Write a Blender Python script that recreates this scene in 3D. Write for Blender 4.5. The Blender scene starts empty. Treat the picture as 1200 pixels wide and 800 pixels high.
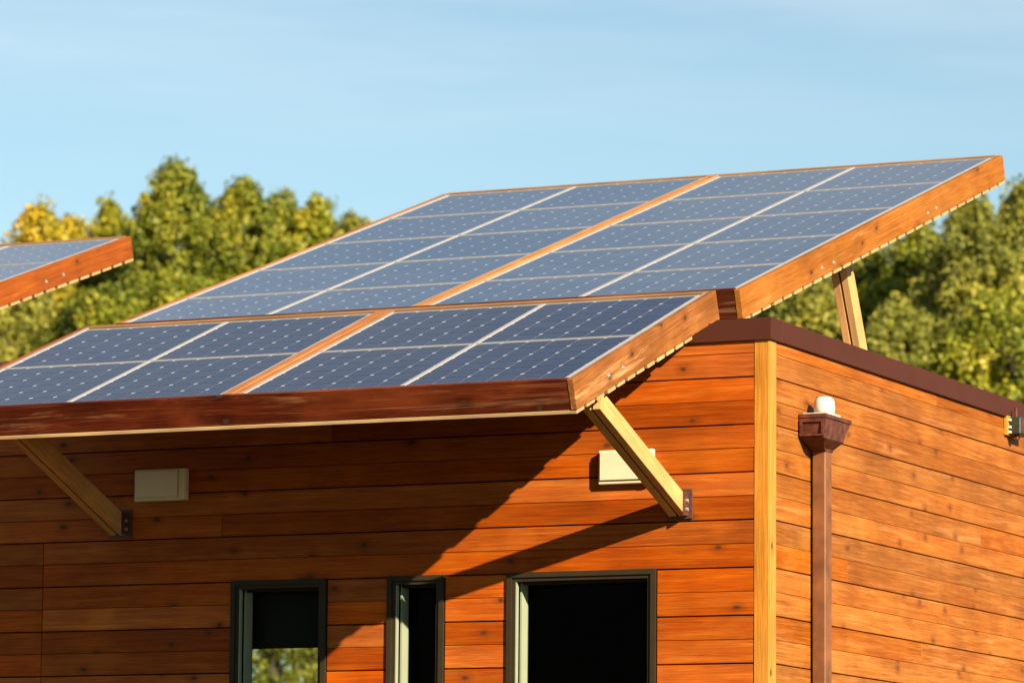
import bpy, bmesh, math, random
import numpy as np
from mathutils import Vector, Matrix, Euler

random.seed(7)
SC = bpy.context.scene
COL = SC.collection
R = math.radians

# ------------------------------------------------------------------ camera
CAM_LOC = Vector((9.4245, -23.4114, -3.4901))
YAW, PITCH, ROLL, FPX = 0.44068, 0.13177, 0.008893, 5226.6
cam_d = bpy.data.cameras.new('camera')
cam = bpy.data.objects.new('camera', cam_d)
COL.objects.link(cam)
fwd = Vector((-math.sin(YAW) * math.cos(PITCH), math.cos(YAW) * math.cos(PITCH), math.sin(PITCH)))
rgt = Vector((math.cos(YAW), math.sin(YAW), 0))
upv = rgt.cross(fwd)
r2 = rgt * math.cos(ROLL) + upv * math.sin(ROLL)
u2 = -rgt * math.sin(ROLL) + upv * math.cos(ROLL)
M = Matrix.Identity(4)
for i in range(3):
    M[i][0], M[i][1], M[i][2], M[i][3] = r2[i], u2[i], -fwd[i], CAM_LOC[i]
cam.matrix_world = M
cam_d.sensor_width = 36
cam_d.lens = 36 * FPX / 1200
cam_d.clip_start = 0.5
cam_d.clip_end = 3000
cam_d.dof.use_dof = True
cam_d.dof.focus_distance = 25.5
cam_d.dof.aperture_fstop = 3.8
SC.camera = cam

# ------------------------------------------------------------------ light
SUN = Vector((1.62, -1.0, 0.857)).normalized()      # direction towards the sun
elev = math.asin(SUN.z)
azim = math.atan2(SUN.x, SUN.y)                      # clockwise from +Y
world = bpy.data.worlds.new('World')
SC.world = world
world.use_nodes = True
wt = world.node_tree
wn, wl = wt.nodes, wt.links
wn.clear()
wo = wn.new('ShaderNodeOutputWorld')
bg = wn.new('ShaderNodeBackground')
sky = wn.new('ShaderNodeTexSky')
sky.sky_type = 'NISHITA'
sky.sun_disc = False
sky.sun_elevation = elev
sky.sun_rotation = azim
sky.air_density = 1.0
sky.dust_density = 0.0
sky.ozone_density = 1.5
SKY_STRENGTH = 0.05
bg.inputs['Strength'].default_value = SKY_STRENGTH
tc = wn.new('ShaderNodeTexCoord')
mp = wn.new('ShaderNodeMapping')
mp.inputs['Rotation'].default_value = (0, 0, YAW)
mp.inputs['Scale'].default_value = (3.0, 3.0, 26.0)
wl.new(tc.outputs['Generated'], mp.inputs[0])
cn = wn.new('ShaderNodeTexNoise')
cn.inputs['Scale'].default_value = 1.3
cn.inputs['Detail'].default_value = 6
cn.inputs['Roughness'].default_value = 0.55
wl.new(mp.outputs[0], cn.inputs['Vector'])
cr = wn.new('ShaderNodeMapRange')
cr.inputs['From Min'].default_value = 0.42
cr.inputs['From Max'].default_value = 0.72
cr.inputs['To Max'].default_value = 0.42
wl.new(cn.outputs['Fac'], cr.inputs['Value'])
tint = wn.new('ShaderNodeMix'); tint.data_type = 'RGBA'; tint.blend_type = 'MULTIPLY'
tint.inputs[0].default_value = 1.0
tint.inputs[7].default_value = (0.915, 0.965, 0.895, 1)
wl.new(sky.outputs[0], tint.inputs[6])
cm = wn.new('ShaderNodeMix'); cm.data_type = 'RGBA'
cm.inputs[7].default_value = (8.0, 7.9, 7.9, 1)
zs = wn.new('ShaderNodeSeparateXYZ'); wl.new(tc.outputs['Generated'], zs.inputs[0])
zr = wn.new('ShaderNodeMapRange'); wl.new(zs.outputs[2], zr.inputs['Value'])
zr.inputs['From Min'].default_value = 0.165; zr.inputs['From Max'].default_value = 0.215
zr.inputs['To Min'].default_value = 0.03; zr.inputs['To Max'].default_value = 1.0
cf = wn.new('ShaderNodeMath'); cf.operation = 'MULTIPLY'
wl.new(cr.outputs[0], cf.inputs[0]); wl.new(zr.outputs[0], cf.inputs[1])
wl.new(cf.outputs[0], cm.inputs[0])
wl.new(tint.outputs[2], cm.inputs[6])
wl.new(cm.outputs[2], bg.inputs['Color'])
wl.new(bg.outputs[0], wo.inputs[0])

sun_d = bpy.data.lights.new('sun', 'SUN')
sun_d.energy = 5.0
sun_d.angle = R(0.5)
sun_d.color = (1.0, 0.84, 0.62)
sun = bpy.data.objects.new('sun', sun_d)
COL.objects.link(sun)
sun.rotation_euler = SUN.to_track_quat('Z', 'Y').to_euler()
sun.location = SUN * 60

SC.view_settings.view_transform = 'Standard'
SC.view_settings.look = 'None'
SC.view_settings.gamma = 1.0
SC.view_settings.exposure = 1.48
SC.cycles.max_bounces = 6
SC.cycles.diffuse_bounces = 2
SC.cycles.transparent_max_bounces = 8

# ------------------------------------------------------------------ materials
def new_mat(name):
    m = bpy.data.materials.new(name); m.use_nodes = True
    nt = m.node_tree
    return m, nt, nt.nodes, nt.links, nt.nodes['Principled BSDF']

def ramp(N, stops):
    r = N.new('ShaderNodeValToRGB')
    e = r.color_ramp.elements
    while len(e) < len(stops): e.new(0.5)
    for k, (p, c) in enumerate(stops):
        e[k].position = p
        e[k].color = (*c, 1) if len(c) == 3 else c
    return r

def mixc(N, L, a, b, fac, mode='MIX'):
    m = N.new('ShaderNodeMix'); m.data_type = 'RGBA'; m.blend_type = mode
    if hasattr(fac, 'links'): L.new(fac, m.inputs[0])
    else: m.inputs[0].default_value = fac
    for s, v in ((6, a), (7, b)):
        if hasattr(v, 'links'): L.new(v, m.inputs[s])
        else: m.inputs[s].default_value = (*v, 1)
    return m.outputs[2]

def maprange(N, L, v, a, b, c, d):
    m = N.new('ShaderNodeMapRange')
    L.new(v, m.inputs['Value'])
    for k, x in zip(('From Min', 'From Max', 'To Min', 'To Max'), (a, b, c, d)): m.inputs[k].default_value = x
    return m.outputs[0]

def wood(name, dark, mid, light, axis=0, knots=0.5, rough=0.6, var=0.3, blotch=0.35, k=1.0, bleach=0.0, spec=0.12, knot_k=0.9):
    dark, mid, light = (tuple(x * k for x in c) for c in (dark, mid, light))
    m, nt, N, L, P = new_mat(name)
    tc = N.new('ShaderNodeTexCoord'); oi = N.new('ShaderNodeObjectInfo')
    off = N.new('ShaderNodeVectorMath'); off.operation = 'MULTIPLY_ADD'
    cx = N.new('ShaderNodeCombineXYZ')
    for k in range(3): L.new(oi.outputs['Random'], cx.inputs[k])
    L.new(cx.outputs[0], off.inputs[0])
    off.inputs[1].default_value = (91.3, 57.1, 33.7)
    L.new(tc.outputs['Object'], off.inputs[2])
    def mapped(along, across):
        mp = N.new('ShaderNodeMapping')
        s = [across] * 3; s[axis] = along
        mp.inputs['Scale'].default_value = s
        L.new(off.outputs[0], mp.inputs[0]); return mp.outputs[0]
    def noise(vec, scale, detail=4, rg=0.6, dist=0.0):
        n = N.new('ShaderNodeTexNoise')
        n.inputs['Scale'].default_value = scale; n.inputs['Detail'].default_value = detail
        n.inputs['Roughness'].default_value = rg; n.inputs['Distortion'].default_value = dist
        L.new(vec, n.inputs['Vector']); return n.outputs['Fac']
    g1 = noise(mapped(1.1, 34), 1.0, 7, 0.70, 1.3)          # cathedral grain
    g2 = noise(mapped(5, 150), 1.0, 3, 0.6, 0.2)           # fine fibre
    bl = noise(mapped(1.3, 3.5), 1.0, 4, 0.6, 0.4)         # stain blotches
    r1 = ramp(N, [(0.25, dark), (0.5, mid), (0.75, light)])
    L.new(g1, r1.inputs[0])
    c = r1.outputs[0]
    f2 = maprange(N, L, g2, 0.35, 0.65, 0.76, 1.18)
    gm = N.new('ShaderNodeCombineXYZ')
    for k in range(3): L.new(f2, gm.inputs[k])
    c = mixc(N, L, c, gm.outputs[0], 0.8, 'MULTIPLY')
    fb = maprange(N, L, bl, 0.3, 0.7, 0.0, 1.0)
    c = mixc(N, L, c, tuple(x * 0.55 for x in mid), maprange(N, L, bl, 0.5, 0.25, 0.0, blotch))
    c = mixc(N, L, c, light, maprange(N, L, bl, 0.52, 0.75, 0.0, blotch * 1.2))
    if bleach:
        bz = noise(mapped(0.8, 20), 1.0, 5, 0.7, 0.6)
        c = mixc(N, L, c, (0.62 * k, 0.36 * k, 0.17 * k), maprange(N, L, bz, 0.55, 0.72, 0.0, bleach))
    lap = noise(mapped(3.2, 0.5), 1.0, 2, 0.5, 0.0)        # lap marks of the stain brush
    lm = N.new('ShaderNodeCombineXYZ'); lf = maprange(N, L, lap, 0.35, 0.65, 0.90, 1.09)
    for k_ in range(3): L.new(lf, lm.inputs[k_])
    c = mixc(N, L, c, lm.outputs[0], 1.0, 'MULTIPLY')
    # per board tone
    hs = N.new('ShaderNodeHueSaturation')
    L.new(c, hs.inputs['Color'])
    L.new(maprange(N, L, oi.outputs['Random'], 0, 1, 1 - var, 1 + var * 0.6), hs.inputs['Value'])
    w = N.new('ShaderNodeMath'); w.operation = 'MULTIPLY'; L.new(oi.outputs['Random'], w.inputs[0]); w.inputs[1].default_value = 7.31
    w2 = N.new('ShaderNodeMath'); w2.operation = 'FRACT'; L.new(w.outputs[0], w2.inputs[0])
    L.new(maprange(N, L, w2.outputs[0], 0, 1, 0.495, 0.504), hs.inputs['Hue'])
    L.new(maprange(N, L, w2.outputs[0], 0, 1, 1.03, 0.98), hs.inputs['Saturation'])
    c = hs.outputs[0]
    bump_h = g2
    if knots:
        vo = N.new('ShaderNodeTexVoronoi'); vo.feature = 'F1'; vo.voronoi_dimensions = '2D'
        vo.inputs['Scale'].default_value = 1.0
        sp = N.new('ShaderNodeSeparateXYZ'); L.new(off.outputs[0], sp.inputs[0])
        others = [q for q in range(3) if q != axis]
        ac = N.new('ShaderNodeMath'); ac.operation = 'ADD'
        L.new(sp.outputs[others[0]], ac.inputs[0]); L.new(sp.outputs[others[1]], ac.inputs[1])
        c2 = N.new('ShaderNodeCombineXYZ')
        for q, (src, f_) in enumerate(((sp.outputs[axis], 2.6), (ac.outputs[0], 4.2))):
            mu = N.new('ShaderNodeMath'); mu.operation = 'MULTIPLY'; mu.inputs[1].default_value = f_
            L.new(src, mu.inputs[0]); L.new(mu.outputs[0], c2.inputs[q])
        nz = N.new('ShaderNodeTexNoise'); nz.inputs['Scale'].default_value = 22
        L.new(off.outputs[0], nz.inputs['Vector'])
        sc = N.new('ShaderNodeVectorMath'); sc.operation = 'SCALE'; sc.inputs['Scale'].default_value = 0.09
        L.new(nz.outputs['Color'], sc.inputs[0])
        dv = N.new('ShaderNodeVectorMath'); dv.operation = 'ADD'
        L.new(c2.outputs[0], dv.inputs[0]); L.new(sc.outputs[0], dv.inputs[1])
        L.new(dv.outputs[0], vo.inputs['Vector'])
        core = maprange(N, L, vo.outputs['Distance'], 0.072, 0.030, 0.0, knot_k)
        halo = maprange(N, L, vo.outputs['Distance'], 0.20, 0.06, 0.0, 0.45)
        # only some cells carry a knot
        sep = N.new('ShaderNodeSeparateColor'); L.new(vo.outputs['Color'], sep.inputs[0])
        pick = maprange(N, L, sep.outputs[0], 1 - knots - 0.01, 1 - knots, 0.0, 1.0)
        def mul(a, b):
            mm = N.new('ShaderNodeMath'); mm.operation = 'MULTIPLY'
            L.new(a, mm.inputs[0]); L.new(b, mm.inputs[1]); return mm.outputs[0]
        c = mixc(N, L, c, tuple(x * 0.55 for x in dark), mul(halo, pick))
        c = mixc(N, L, c, (0.022 * k + 0.004, 0.010 * k + 0.002, 0.005 * k), mul(core, pick))
    L.new(c, P.inputs['Base Color'])
    P.inputs['Roughness'].default_value = rough
    P.inputs['Specular IOR Level'].default_value = spec
    bp = N.new('ShaderNodeBump'); bp.inputs['Strength'].default_value = 0.25; bp.inputs['Distance'].default_value = 0.004
    ad = N.new('ShaderNodeMath'); ad.operation = 'ADD'; L.new(g1, ad.inputs[0]); L.new(g2, ad.inputs[1])
    L.new(ad.outputs[0], bp.inputs['Height']); L.new(bp.outputs[0], P.inputs['Normal'])
    return m

def plain(name, col, rough=0.5, metal=0.0, noise_amt=0.15, scale=8.0, spec=0.4, bump=0.0):
    m, nt, N, L, P = new_mat(name)
    tc = N.new('ShaderNodeTexCoord')
    n = N.new('ShaderNodeTexNoise'); n.inputs['Scale'].default_value = scale; n.inputs['Detail'].default_value = 6
    L.new(tc.outputs['Object'], n.inputs['Vector'])
    lo = tuple(x * (1 - noise_amt) for x in col); hi = tuple(min(1, x * (1 + noise_amt)) for x in col)
    r = ramp(N, [(0.3, lo), (0.7, hi)]); L.new(n.outputs['Fac'], r.inputs[0])
    L.new(r.outputs[0], P.inputs['Base Color'])
    P.inputs['Roughness'].default_value = rough; P.inputs['Metallic'].default_value = metal
    P.inputs['Specular IOR Level'].default_value = spec
    if bump:
        bp = N.new('ShaderNodeBump'); bp.inputs['Strength'].default_value = bump; bp.inputs['Distance'].default_value = 0.003
        L.new(n.outputs['Fac'], bp.inputs['Height']); L.new(bp.outputs[0], P.inputs['Normal'])
    return m

W = {}
W['siding_x'] = wood('stained_siding_along_x', (0.200, 0.033, 0.0024), (0.330, 0.066, 0.0052), (0.42, 0.118, 0.0140), 0, 0.62, var=0.32, blotch=0.55)
W['siding_y'] = wood('yellower_siding_along_y', (0.170, 0.039, 0.0045), (0.270, 0.078, 0.0090), (0.37, 0.142, 0.026), 1, 0.35, var=0.26, blotch=0.5, k=0.97, bleach=0.10, knot_k=0.45)  # yellower tone than the front boards
W['rake'] = wood('orange_stained_board', (0.22, 0.062, 0.008), (0.30, 0.105, 0.014), (0.37, 0.150, 0.028), 1, 0.45, var=0.14, blotch=0.75, k=0.88, bleach=0.12)
W['rake_lower'] = wood('faded_stained_board', (0.165, 0.045, 0.010), (0.245, 0.080, 0.018), (0.34, 0.135, 0.034), 1, 0.45, var=0.08, blotch=0.75, k=0.88, bleach=0.25)
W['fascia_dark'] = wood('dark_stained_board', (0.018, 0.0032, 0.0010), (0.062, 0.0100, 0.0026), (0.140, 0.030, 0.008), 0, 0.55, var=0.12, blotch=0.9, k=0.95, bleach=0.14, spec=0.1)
W['pale_x'] = wood('pale_timber_along_x', (0.28, 0.17, 0.075), (0.40, 0.26, 0.12), (0.48, 0.33, 0.16), 0, 0.2, var=0.12, blotch=0.25, k=1.0)
W['pale_y'] = wood('pale_timber_along_y', (0.50, 0.25, 0.085), (0.64, 0.35, 0.13), (0.74, 0.45, 0.19), 1, 0.15, var=0.05, blotch=0.25, k=0.80)
W['divider'] = wood('light_orange_batten', (0.48, 0.20, 0.06), (0.62, 0.29, 0.09), (0.74, 0.40, 0.16), 1, 0.1, var=0.1, blotch=0.3, k=0.62)
W['divider_low'] = wood('brown_orange_batten', (0.36, 0.13, 0.04), (0.50, 0.21, 0.07), (0.64, 0.31, 0.12), 1, 0.1, var=0.05, blotch=0.6, k=0.6)
W['post'] = wood('honey_corner_trim', (0.52, 0.20, 0.025), (0.70, 0.30, 0.045), (0.80, 0.40, 0.09), 2, 0.8, var=0.06, blotch=0.4, k=0.56)
W['coping'] = plain('brown_painted_metal', (0.052, 0.0135, 0.0070), 0.6, 0, 0.08, 3, 0.15)
W['brown_metal'] = plain('brown_downpipe_metal', (0.150, 0.056, 0.020), 0.5, 0, 0.3, 9, 0.25, 0.2)
W['rusty'] = plain('rust_brown_metal', (0.075, 0.020, 0.010), 0.5, 0, 0.6, 18, 0.3, 0.4)
W['alu'] = plain('anodised_aluminium', (0.29, 0.29, 0.29), 0.45, 0.2, 0.05, 5, 0.5)
W['steel'] = plain('galvanised_steel', (0.62, 0.62, 0.60), 0.35, 0.8, 0.15, 30)
W['bracket'] = plain('dark_brown_steel', (0.07, 0.026, 0.016), 0.55, 0.0, 0.3, 30)
W['cream'] = plain('cream_plastic', (0.62, 0.47, 0.31), 0.55, 0, 0.05, 6)
W['white'] = plain('white_plastic', (0.50, 0.48, 0.42), 0.5, 0, 0.05, 12)
W['frame'] = plain('dark_olive_window_frame', (0.026, 0.018, 0.008), 0.6, 0, 0.12, 10, 0.15)
W['jamb'] = plain('pale_green_jamb_paint', (0.23, 0.26, 0.175), 0.65, 0, 0.05, 6, 0.15)
W['inside'] = plain('unlit_room_black', (0.012, 0.012, 0.010), 0.9, 0, 0.2, 2, 0.1)  # near-black: the darkness of the unlit room is put into the colour
W['dark'] = plain('black_building_paper', (0.012, 0.009, 0.007), 0.9, 0, 0.2, 3, 0.1)
W['roof'] = plain('grey_roof_membrane', (0.22, 0.21, 0.20), 0.85, 0, 0.15, 1.5, 0.2)
W['yellow'] = plain('yellow_plate_paint', (0.36, 0.18, 0.015), 0.6, 0, 0.1, 20)
W['black'] = plain('black_green_plastic', (0.022, 0.028, 0.018), 0.4, 0, 0.4, 30)

def mat_cell(nm, ca, cb, ior, spec):
    m, nt, N, L, P = new_mat(nm)
    tc = N.new('ShaderNodeTexCoord'); oi = N.new('ShaderNodeObjectInfo')
    sx = N.new('ShaderNodeSeparateXYZ'); L.new(tc.outputs['Object'], sx.inputs[0])
    # two busbars along x and a hint of grid fingers
    def math_(op, a, b=None):
        n = N.new('ShaderNodeMath'); n.operation = op
        for k, v in enumerate((a, b)):
            if v is None: continue
            if hasattr(v, 'links'): L.new(v, n.inputs[k])
            else: n.inputs[k].default_value = v
        return n.outputs[0]
    ay = math_('ABSOLUTE', sx.outputs[1])
    d = math_('ABSOLUTE', math_('SUBTRACT', ay, 0.036))
    bus = math_('LESS_THAN', d, 0.0013)
    c1 = mixc(N, L, ca, cb, oi.outputs['Random'])
    c = mixc(N, L, c1, (0.07, 0.07, 0.09), bus)
    L.new(c, P.inputs['Base Color'])
    P.inputs['Roughness'].default_value = 0.33
    P.inputs['Specular IOR Level'].default_value = spec
    P.inputs['Coat Weight'].default_value = 1.0
    P.inputs['Coat Roughness'].default_value = 0.06
    P.inputs['Coat IOR'].default_value = ior
    return m
W['cell'] = mat_cell('monocrystalline_cell', (0.005, 0.006, 0.022), (0.010, 0.011, 0.034), 1.16, 0.06)
W['cell_pale'] = mat_cell('pale_monocrystalline_cell', (0.034, 0.032, 0.040), (0.056, 0.052, 0.060), 1.45, 0.5)  # paler, greyer cells with a stronger coat
W['backsheet'] = plain('white_backsheet', (0.40, 0.41, 0.48), 0.3, 0, 0.03, 3, 0.5)

def mat_glass():
    m = bpy.data.materials.new('window_glass'); m.use_nodes = True
    N, L = m.node_tree.nodes, m.node_tree.links
    N.clear()
    o = N.new('ShaderNodeOutputMaterial'); mx = N.new('ShaderNodeMixShader')
    t = N.new('ShaderNodeBsdfTransparent'); t.inputs[0].default_value = (0.84, 0.87, 0.83, 1)
    g = N.new('ShaderNodeBsdfGlossy'); g.inputs['Roughness'].default_value = 0.0
    g.inputs['Color'].default_value = (0.5, 0.55, 0.5, 1)
    f = N.new('ShaderNodeFresnel'); f.inputs['IOR'].default_value = 1.12
    ge = N.new('ShaderNodeNewGeometry'); iv = N.new('ShaderNodeMath'); iv.operation = 'SUBTRACT'; iv.inputs[0].default_value = 1.0
    L.new(ge.outputs['Backfacing'], iv.inputs[1])
    mf = N.new('ShaderNodeMath'); mf.operation = 'MULTIPLY'; L.new(f.outputs[0], mf.inputs[0]); L.new(iv.outputs[0], mf.inputs[1])
    L.new(mf.outputs[0], mx.inputs[0]); L.new(t.outputs[0], mx.inputs[1]); L.new(g.outputs[0], mx.inputs[2])
    L.new(mx.outputs[0], o.inputs[0])
    return m
W['glass'] = mat_glass()

def mat_leaf(name, stops, trans=0.35):
    m, nt, N, L, P = new_mat(name)
    geo = N.new('ShaderNodeNewGeometry'); tc = N.new('ShaderNodeTexCoord')
    n = N.new('ShaderNodeTexNoise'); n.inputs['Scale'].default_value = 0.9; n.inputs['Detail'].default_value = 3
    L.new(tc.outputs['Object'], n.inputs['Vector'])
    a = N.new('ShaderNodeMath'); a.operation = 'MULTIPLY_ADD'
    L.new(geo.outputs['Random Per Island'], a.inputs[0]); a.inputs[1].default_value = 0.5
    b = maprange(N, L, n.outputs['Fac'], 0.3, 0.7, -0.05, 0.55)
    L.new(b, a.inputs[2])
    r = ramp(N, stops); L.new(a.outputs[0], r.inputs[0])
    L.new(r.outputs[0], P.inputs['Base Color'])
    P.inputs['Roughness'].default_value = 0.55
    P.inputs['Specular IOR Level'].default_value = 0.35
    tr = N.new('ShaderNodeBsdfTranslucent'); L.new(r.outputs[0], tr.inputs[0])
    mx = N.new('ShaderNodeMixShader'); mx.inputs[0].default_value = trans
    L.new(P.outputs[0], mx.inputs[1]); L.new(tr.outputs[0], mx.inputs[2])
    L.new(mx.outputs[0], N['Material Output'].inputs[0])
    return m
W['leaf_green'] = mat_leaf('green_leaves', [(0.0, (0.042, 0.070, 0.008)), (0.40, (0.140, 0.175, 0.014)), (0.75, (0.28, 0.28, 0.022)), (1.0, (0.46, 0.37, 0.03))])
W['leaf_yellow'] = mat_leaf('autumn_yellow_leaves', [(0.0, (0.13, 0.15, 0.012)), (0.4, (0.34, 0.29, 0.02)), (0.8, (0.56, 0.40, 0.02)), (1.0, (0.62, 0.34, 0.03))])
W['leaf_lime'] = mat_leaf('lime_autumn_leaves', [(0.0, (0.07, 0.10, 0.010)), (0.45, (0.23, 0.25, 0.018)), (0.8, (0.40, 0.36, 0.022)), (1.0, (0.54, 0.37, 0.03))])
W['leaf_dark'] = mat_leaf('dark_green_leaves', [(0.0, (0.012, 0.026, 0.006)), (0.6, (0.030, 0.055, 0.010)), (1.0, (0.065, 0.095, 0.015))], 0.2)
W['leaf_olive'] = mat_leaf('olive_leaves', [(0.0, (0.11, 0.13, 0.020)), (0.45, (0.27, 0.275, 0.042)), (0.8, (0.43, 0.40, 0.065)), (1.0, (0.56, 0.47, 0.085))], 0.5)
W['bark'] = plain('grey_brown_bark', (0.09, 0.07, 0.05), 0.9, 0, 0.4, 12, 0.1, 0.6)

# ------------------------------------------------------------------ helpers
CACHE = {}
def box_mesh(name, size, mat, bevel):
    key = (name, tuple(round(s, 4) for s in size), mat.name, bevel)
    if key in CACHE: return CACHE[key]
    bm = bmesh.new()
    bmesh.ops.create_cube(bm, size=1.0)
    for v in bm.verts: v.co = Vector((v.co.x * size[0], v.co.y * size[1], v.co.z * size[2]))
    if bevel:
        bmesh.ops.bevel(bm, geom=bm.edges[:], offset=bevel, segments=1, affect='EDGES', profile=0.5)
    me = bpy.data.meshes.new(name); bm.to_mesh(me); bm.free()
    me.materials.append(mat)
    CACHE[key] = me
    return me

def link(o, parent=None):
    COL.objects.link(o)
    if parent is not None: o.parent = parent
    return o

def box(name, lo, hi, mat, parent=None, bevel=0.0, rot=None):
    size = [h - l for l, h in zip(lo, hi)]
    c = [(h + l) / 2 for l, h in zip(lo, hi)]
    o = bpy.data.objects.new(name, box_mesh(name, size, mat, bevel))
    if parent is not None:      # lo/hi given in the root frame; take off intermediate parents that carry an offset
        q = parent
        while q is not None and q.type == 'MESH':
            c = [a - b for a, b in zip(c, q.location)]; q = q.parent
    o.location = c
    if rot: o.rotation_euler = rot
    return link(o, parent)

def mesh_obj(name, verts, faces, mat, parent=None, loc=(0, 0, 0), smooth=False):
    me = bpy.data.meshes.new(name); me.from_pydata([tuple(v) for v in verts], [], faces); me.validate(); me.update()
    me.materials.append(mat)
    if smooth:
        for p in me.polygons: p.use_smooth = True
    o = bpy.data.objects.new(name, me); o.location = loc
    return link(o, parent)

def bm_obj(name, bm, mat, parent=None, loc=(0, 0, 0), smooth=False):
    me = bpy.data.meshes.new(name); bm.to_mesh(me); bm.free(); me.materials.append(mat)
    if smooth:
        for p in me.polygons: p.use_smooth = True
    o = bpy.data.objects.new(name, me); o.location = loc
    return link(o, parent)

def add_box(bm, lo, hi):
    r = bmesh.ops.create_cube(bm, size=1.0)
    for v in r['verts']:
        v.co = Vector([(l + h) / 2 + c * (h - l) for l, h, c in zip(lo, hi, v.co)])

def empty(name, loc=(0, 0, 0), rot=(0, 0, 0), label=None, cat=None, group=None):
    o = bpy.data.objects.new(name, None); o.location = loc; o.rotation_euler = rot
    o.empty_display_size = 0.1
    if label: o['label'] = label
    if cat: o['category'] = cat
    if group: o['group'] = group
    return link(o)

def structure(o): o['kind'] = 'structure'; return o

def cyl(name, a, b, r, mat, parent=None, seg=12, r_b=None):
    a, b = Vector(a), Vector(b)
    bm = bmesh.new()
    bmesh.ops.create_cone(bm, cap_ends=True, segments=seg, radius1=r, radius2=r if r_b is None else r_b, depth=(b - a).length)
    q = (b - a).to_track_quat('Z', 'Y').to_matrix().to_4x4()
    bmesh.ops.transform(bm, matrix=q, verts=bm.verts)
    c = (a + b) / 2
    if parent is not None:
        q2 = parent
        while q2 is not None and q2.type == 'MESH':
            c = c - q2.location; q2 = q2.parent
    return bm_obj(name, bm, mat, parent, c, smooth=False)

GROUND_Z = -5.1
# ------------------------------------------------------------------ ground
def mat_ground():
    m, nt, N, L, P = new_mat('dry_grass_ground')
    tc = N.new('ShaderNodeTexCoord')
    n1 = N.new('ShaderNodeTexNoise'); n1.inputs['Scale'].default_value = 0.15; n1.inputs['Detail'].default_value = 8
    n2 = N.new('ShaderNodeTexNoise'); n2.inputs['Scale'].default_value = 6; n2.inputs['Detail'].default_value = 8
    L.new(tc.outputs['Object'], n1.inputs['Vector']); L.new(tc.outputs['Object'], n2.inputs['Vector'])
    r1 = ramp(N, [(0.35, (0.03, 0.04, 0.012)), (0.65, (0.07, 0.065, 0.028))]); L.new(n1.outputs['Fac'], r1.inputs[0])
    r2_ = ramp(N, [(0.3, (0.55, 0.55, 0.55)), (0.7, (1.2, 1.2, 1.2))]); L.new(n2.outputs['Fac'], r2_.inputs[0])
    L.new(mixc(N, L, r1.outputs[0], r2_.outputs[0], 1.0, 'MULTIPLY'), P.inputs['Base Color'])
    P.inputs['Roughness'].default_value = 0.95; P.inputs['Specular IOR Level'].default_value = 0.1
    return m
g = 24
gv, gf = [], []
for j in range(g + 1):
    for i in range(g + 1):
        x = -700 + 1400 * i / g; y = -700 + 1400 * j / g
        far = max(0, math.hypot(x, y) - 60) / 100
        gv.append((x, y, GROUND_Z + 0.25 * far * math.sin(x * 0.02) * math.cos(y * 0.017)))
for j in range(g):
    for i in range(g):
        a = j * (g + 1) + i; gf.append((a, a + 1, a + g + 2, a + g + 1))
structure(mesh_obj('ground', gv, gf, mat_ground(), smooth=True))

# ------------------------------------------------------------------ main building
BX0, BY1 = -5.40, 6.0
bld = empty('timber_building', (0, 0, GROUND_Z), label='orange stained timber clad building with flat brown roof edge under the solar panels', cat='building')
OZ = GROUND_Z
def B(lo, hi): return (lo[0], lo[1], lo[2] - OZ), (hi[0], hi[1], hi[2] - OZ)
WZT = -1.415; WZB = -2.95
WIN = [(-3.456, -2.816), (-2.409, -2.040), (-1.631, -0.691)]
T = 0.15
# front wall backing pieces round the openings (one wall object)
def wall_obj(name, pieces, mat):
    bm = bmesh.new()
    for lo, hi in pieces: add_box(bm, *B(lo, hi))
    return bm_obj(name, bm, mat, bld)
fp = [((BX0, 0.03, WZT), (-0.03, 0.03 + T, -0.06)), ((BX0, 0.03, GROUND_Z), (-0.03, 0.03 + T, WZB))]
xs = [BX0] + [v for w in WIN for v in w] + [-0.03]
for k in range(0, len(xs), 2):
    fp.append(((xs[k] if k == 0 else xs[k] - 0.01, 0.031, WZB - 0.001), (xs[k + 1] + (0.01 if k < 6 else 0), 0.029 + T, WZT + 0.001)))
wall_obj('front_wall', fp, W['dark'])
wall_obj('side_wall', [((-T - 0.03, 0.03 + T + 0.001, GROUND_Z), (-0.03, BY1 - 0.03, -0.06))], W['dark'])
wall_obj('rear_wall', [((BX0, BY1 - 0.029, GROUND_Z), (-0.03, BY1 + T, -0.06))], W['dark'])
LY0, LY1, LZT = 3.1, 5.3, -1.38
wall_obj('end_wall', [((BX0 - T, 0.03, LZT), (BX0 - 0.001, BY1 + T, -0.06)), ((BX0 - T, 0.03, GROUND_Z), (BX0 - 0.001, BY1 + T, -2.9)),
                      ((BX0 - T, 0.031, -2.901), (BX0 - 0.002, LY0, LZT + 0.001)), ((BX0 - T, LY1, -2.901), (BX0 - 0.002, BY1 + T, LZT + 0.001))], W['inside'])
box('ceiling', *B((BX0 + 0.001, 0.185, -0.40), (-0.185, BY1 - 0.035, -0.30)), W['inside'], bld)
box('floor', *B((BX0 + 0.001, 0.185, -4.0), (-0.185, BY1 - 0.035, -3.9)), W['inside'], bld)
box('roof', *B((BX0 - 0.1, 0.34, -0.055), (-0.05, BY1 + 0.1, -0.02)), W['roof'], bld)
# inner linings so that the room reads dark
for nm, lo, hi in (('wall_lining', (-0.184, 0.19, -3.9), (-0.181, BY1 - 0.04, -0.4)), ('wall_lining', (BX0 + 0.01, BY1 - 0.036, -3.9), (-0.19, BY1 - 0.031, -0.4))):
    box(nm, *B(lo, hi), W['inside'], bld)

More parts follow.
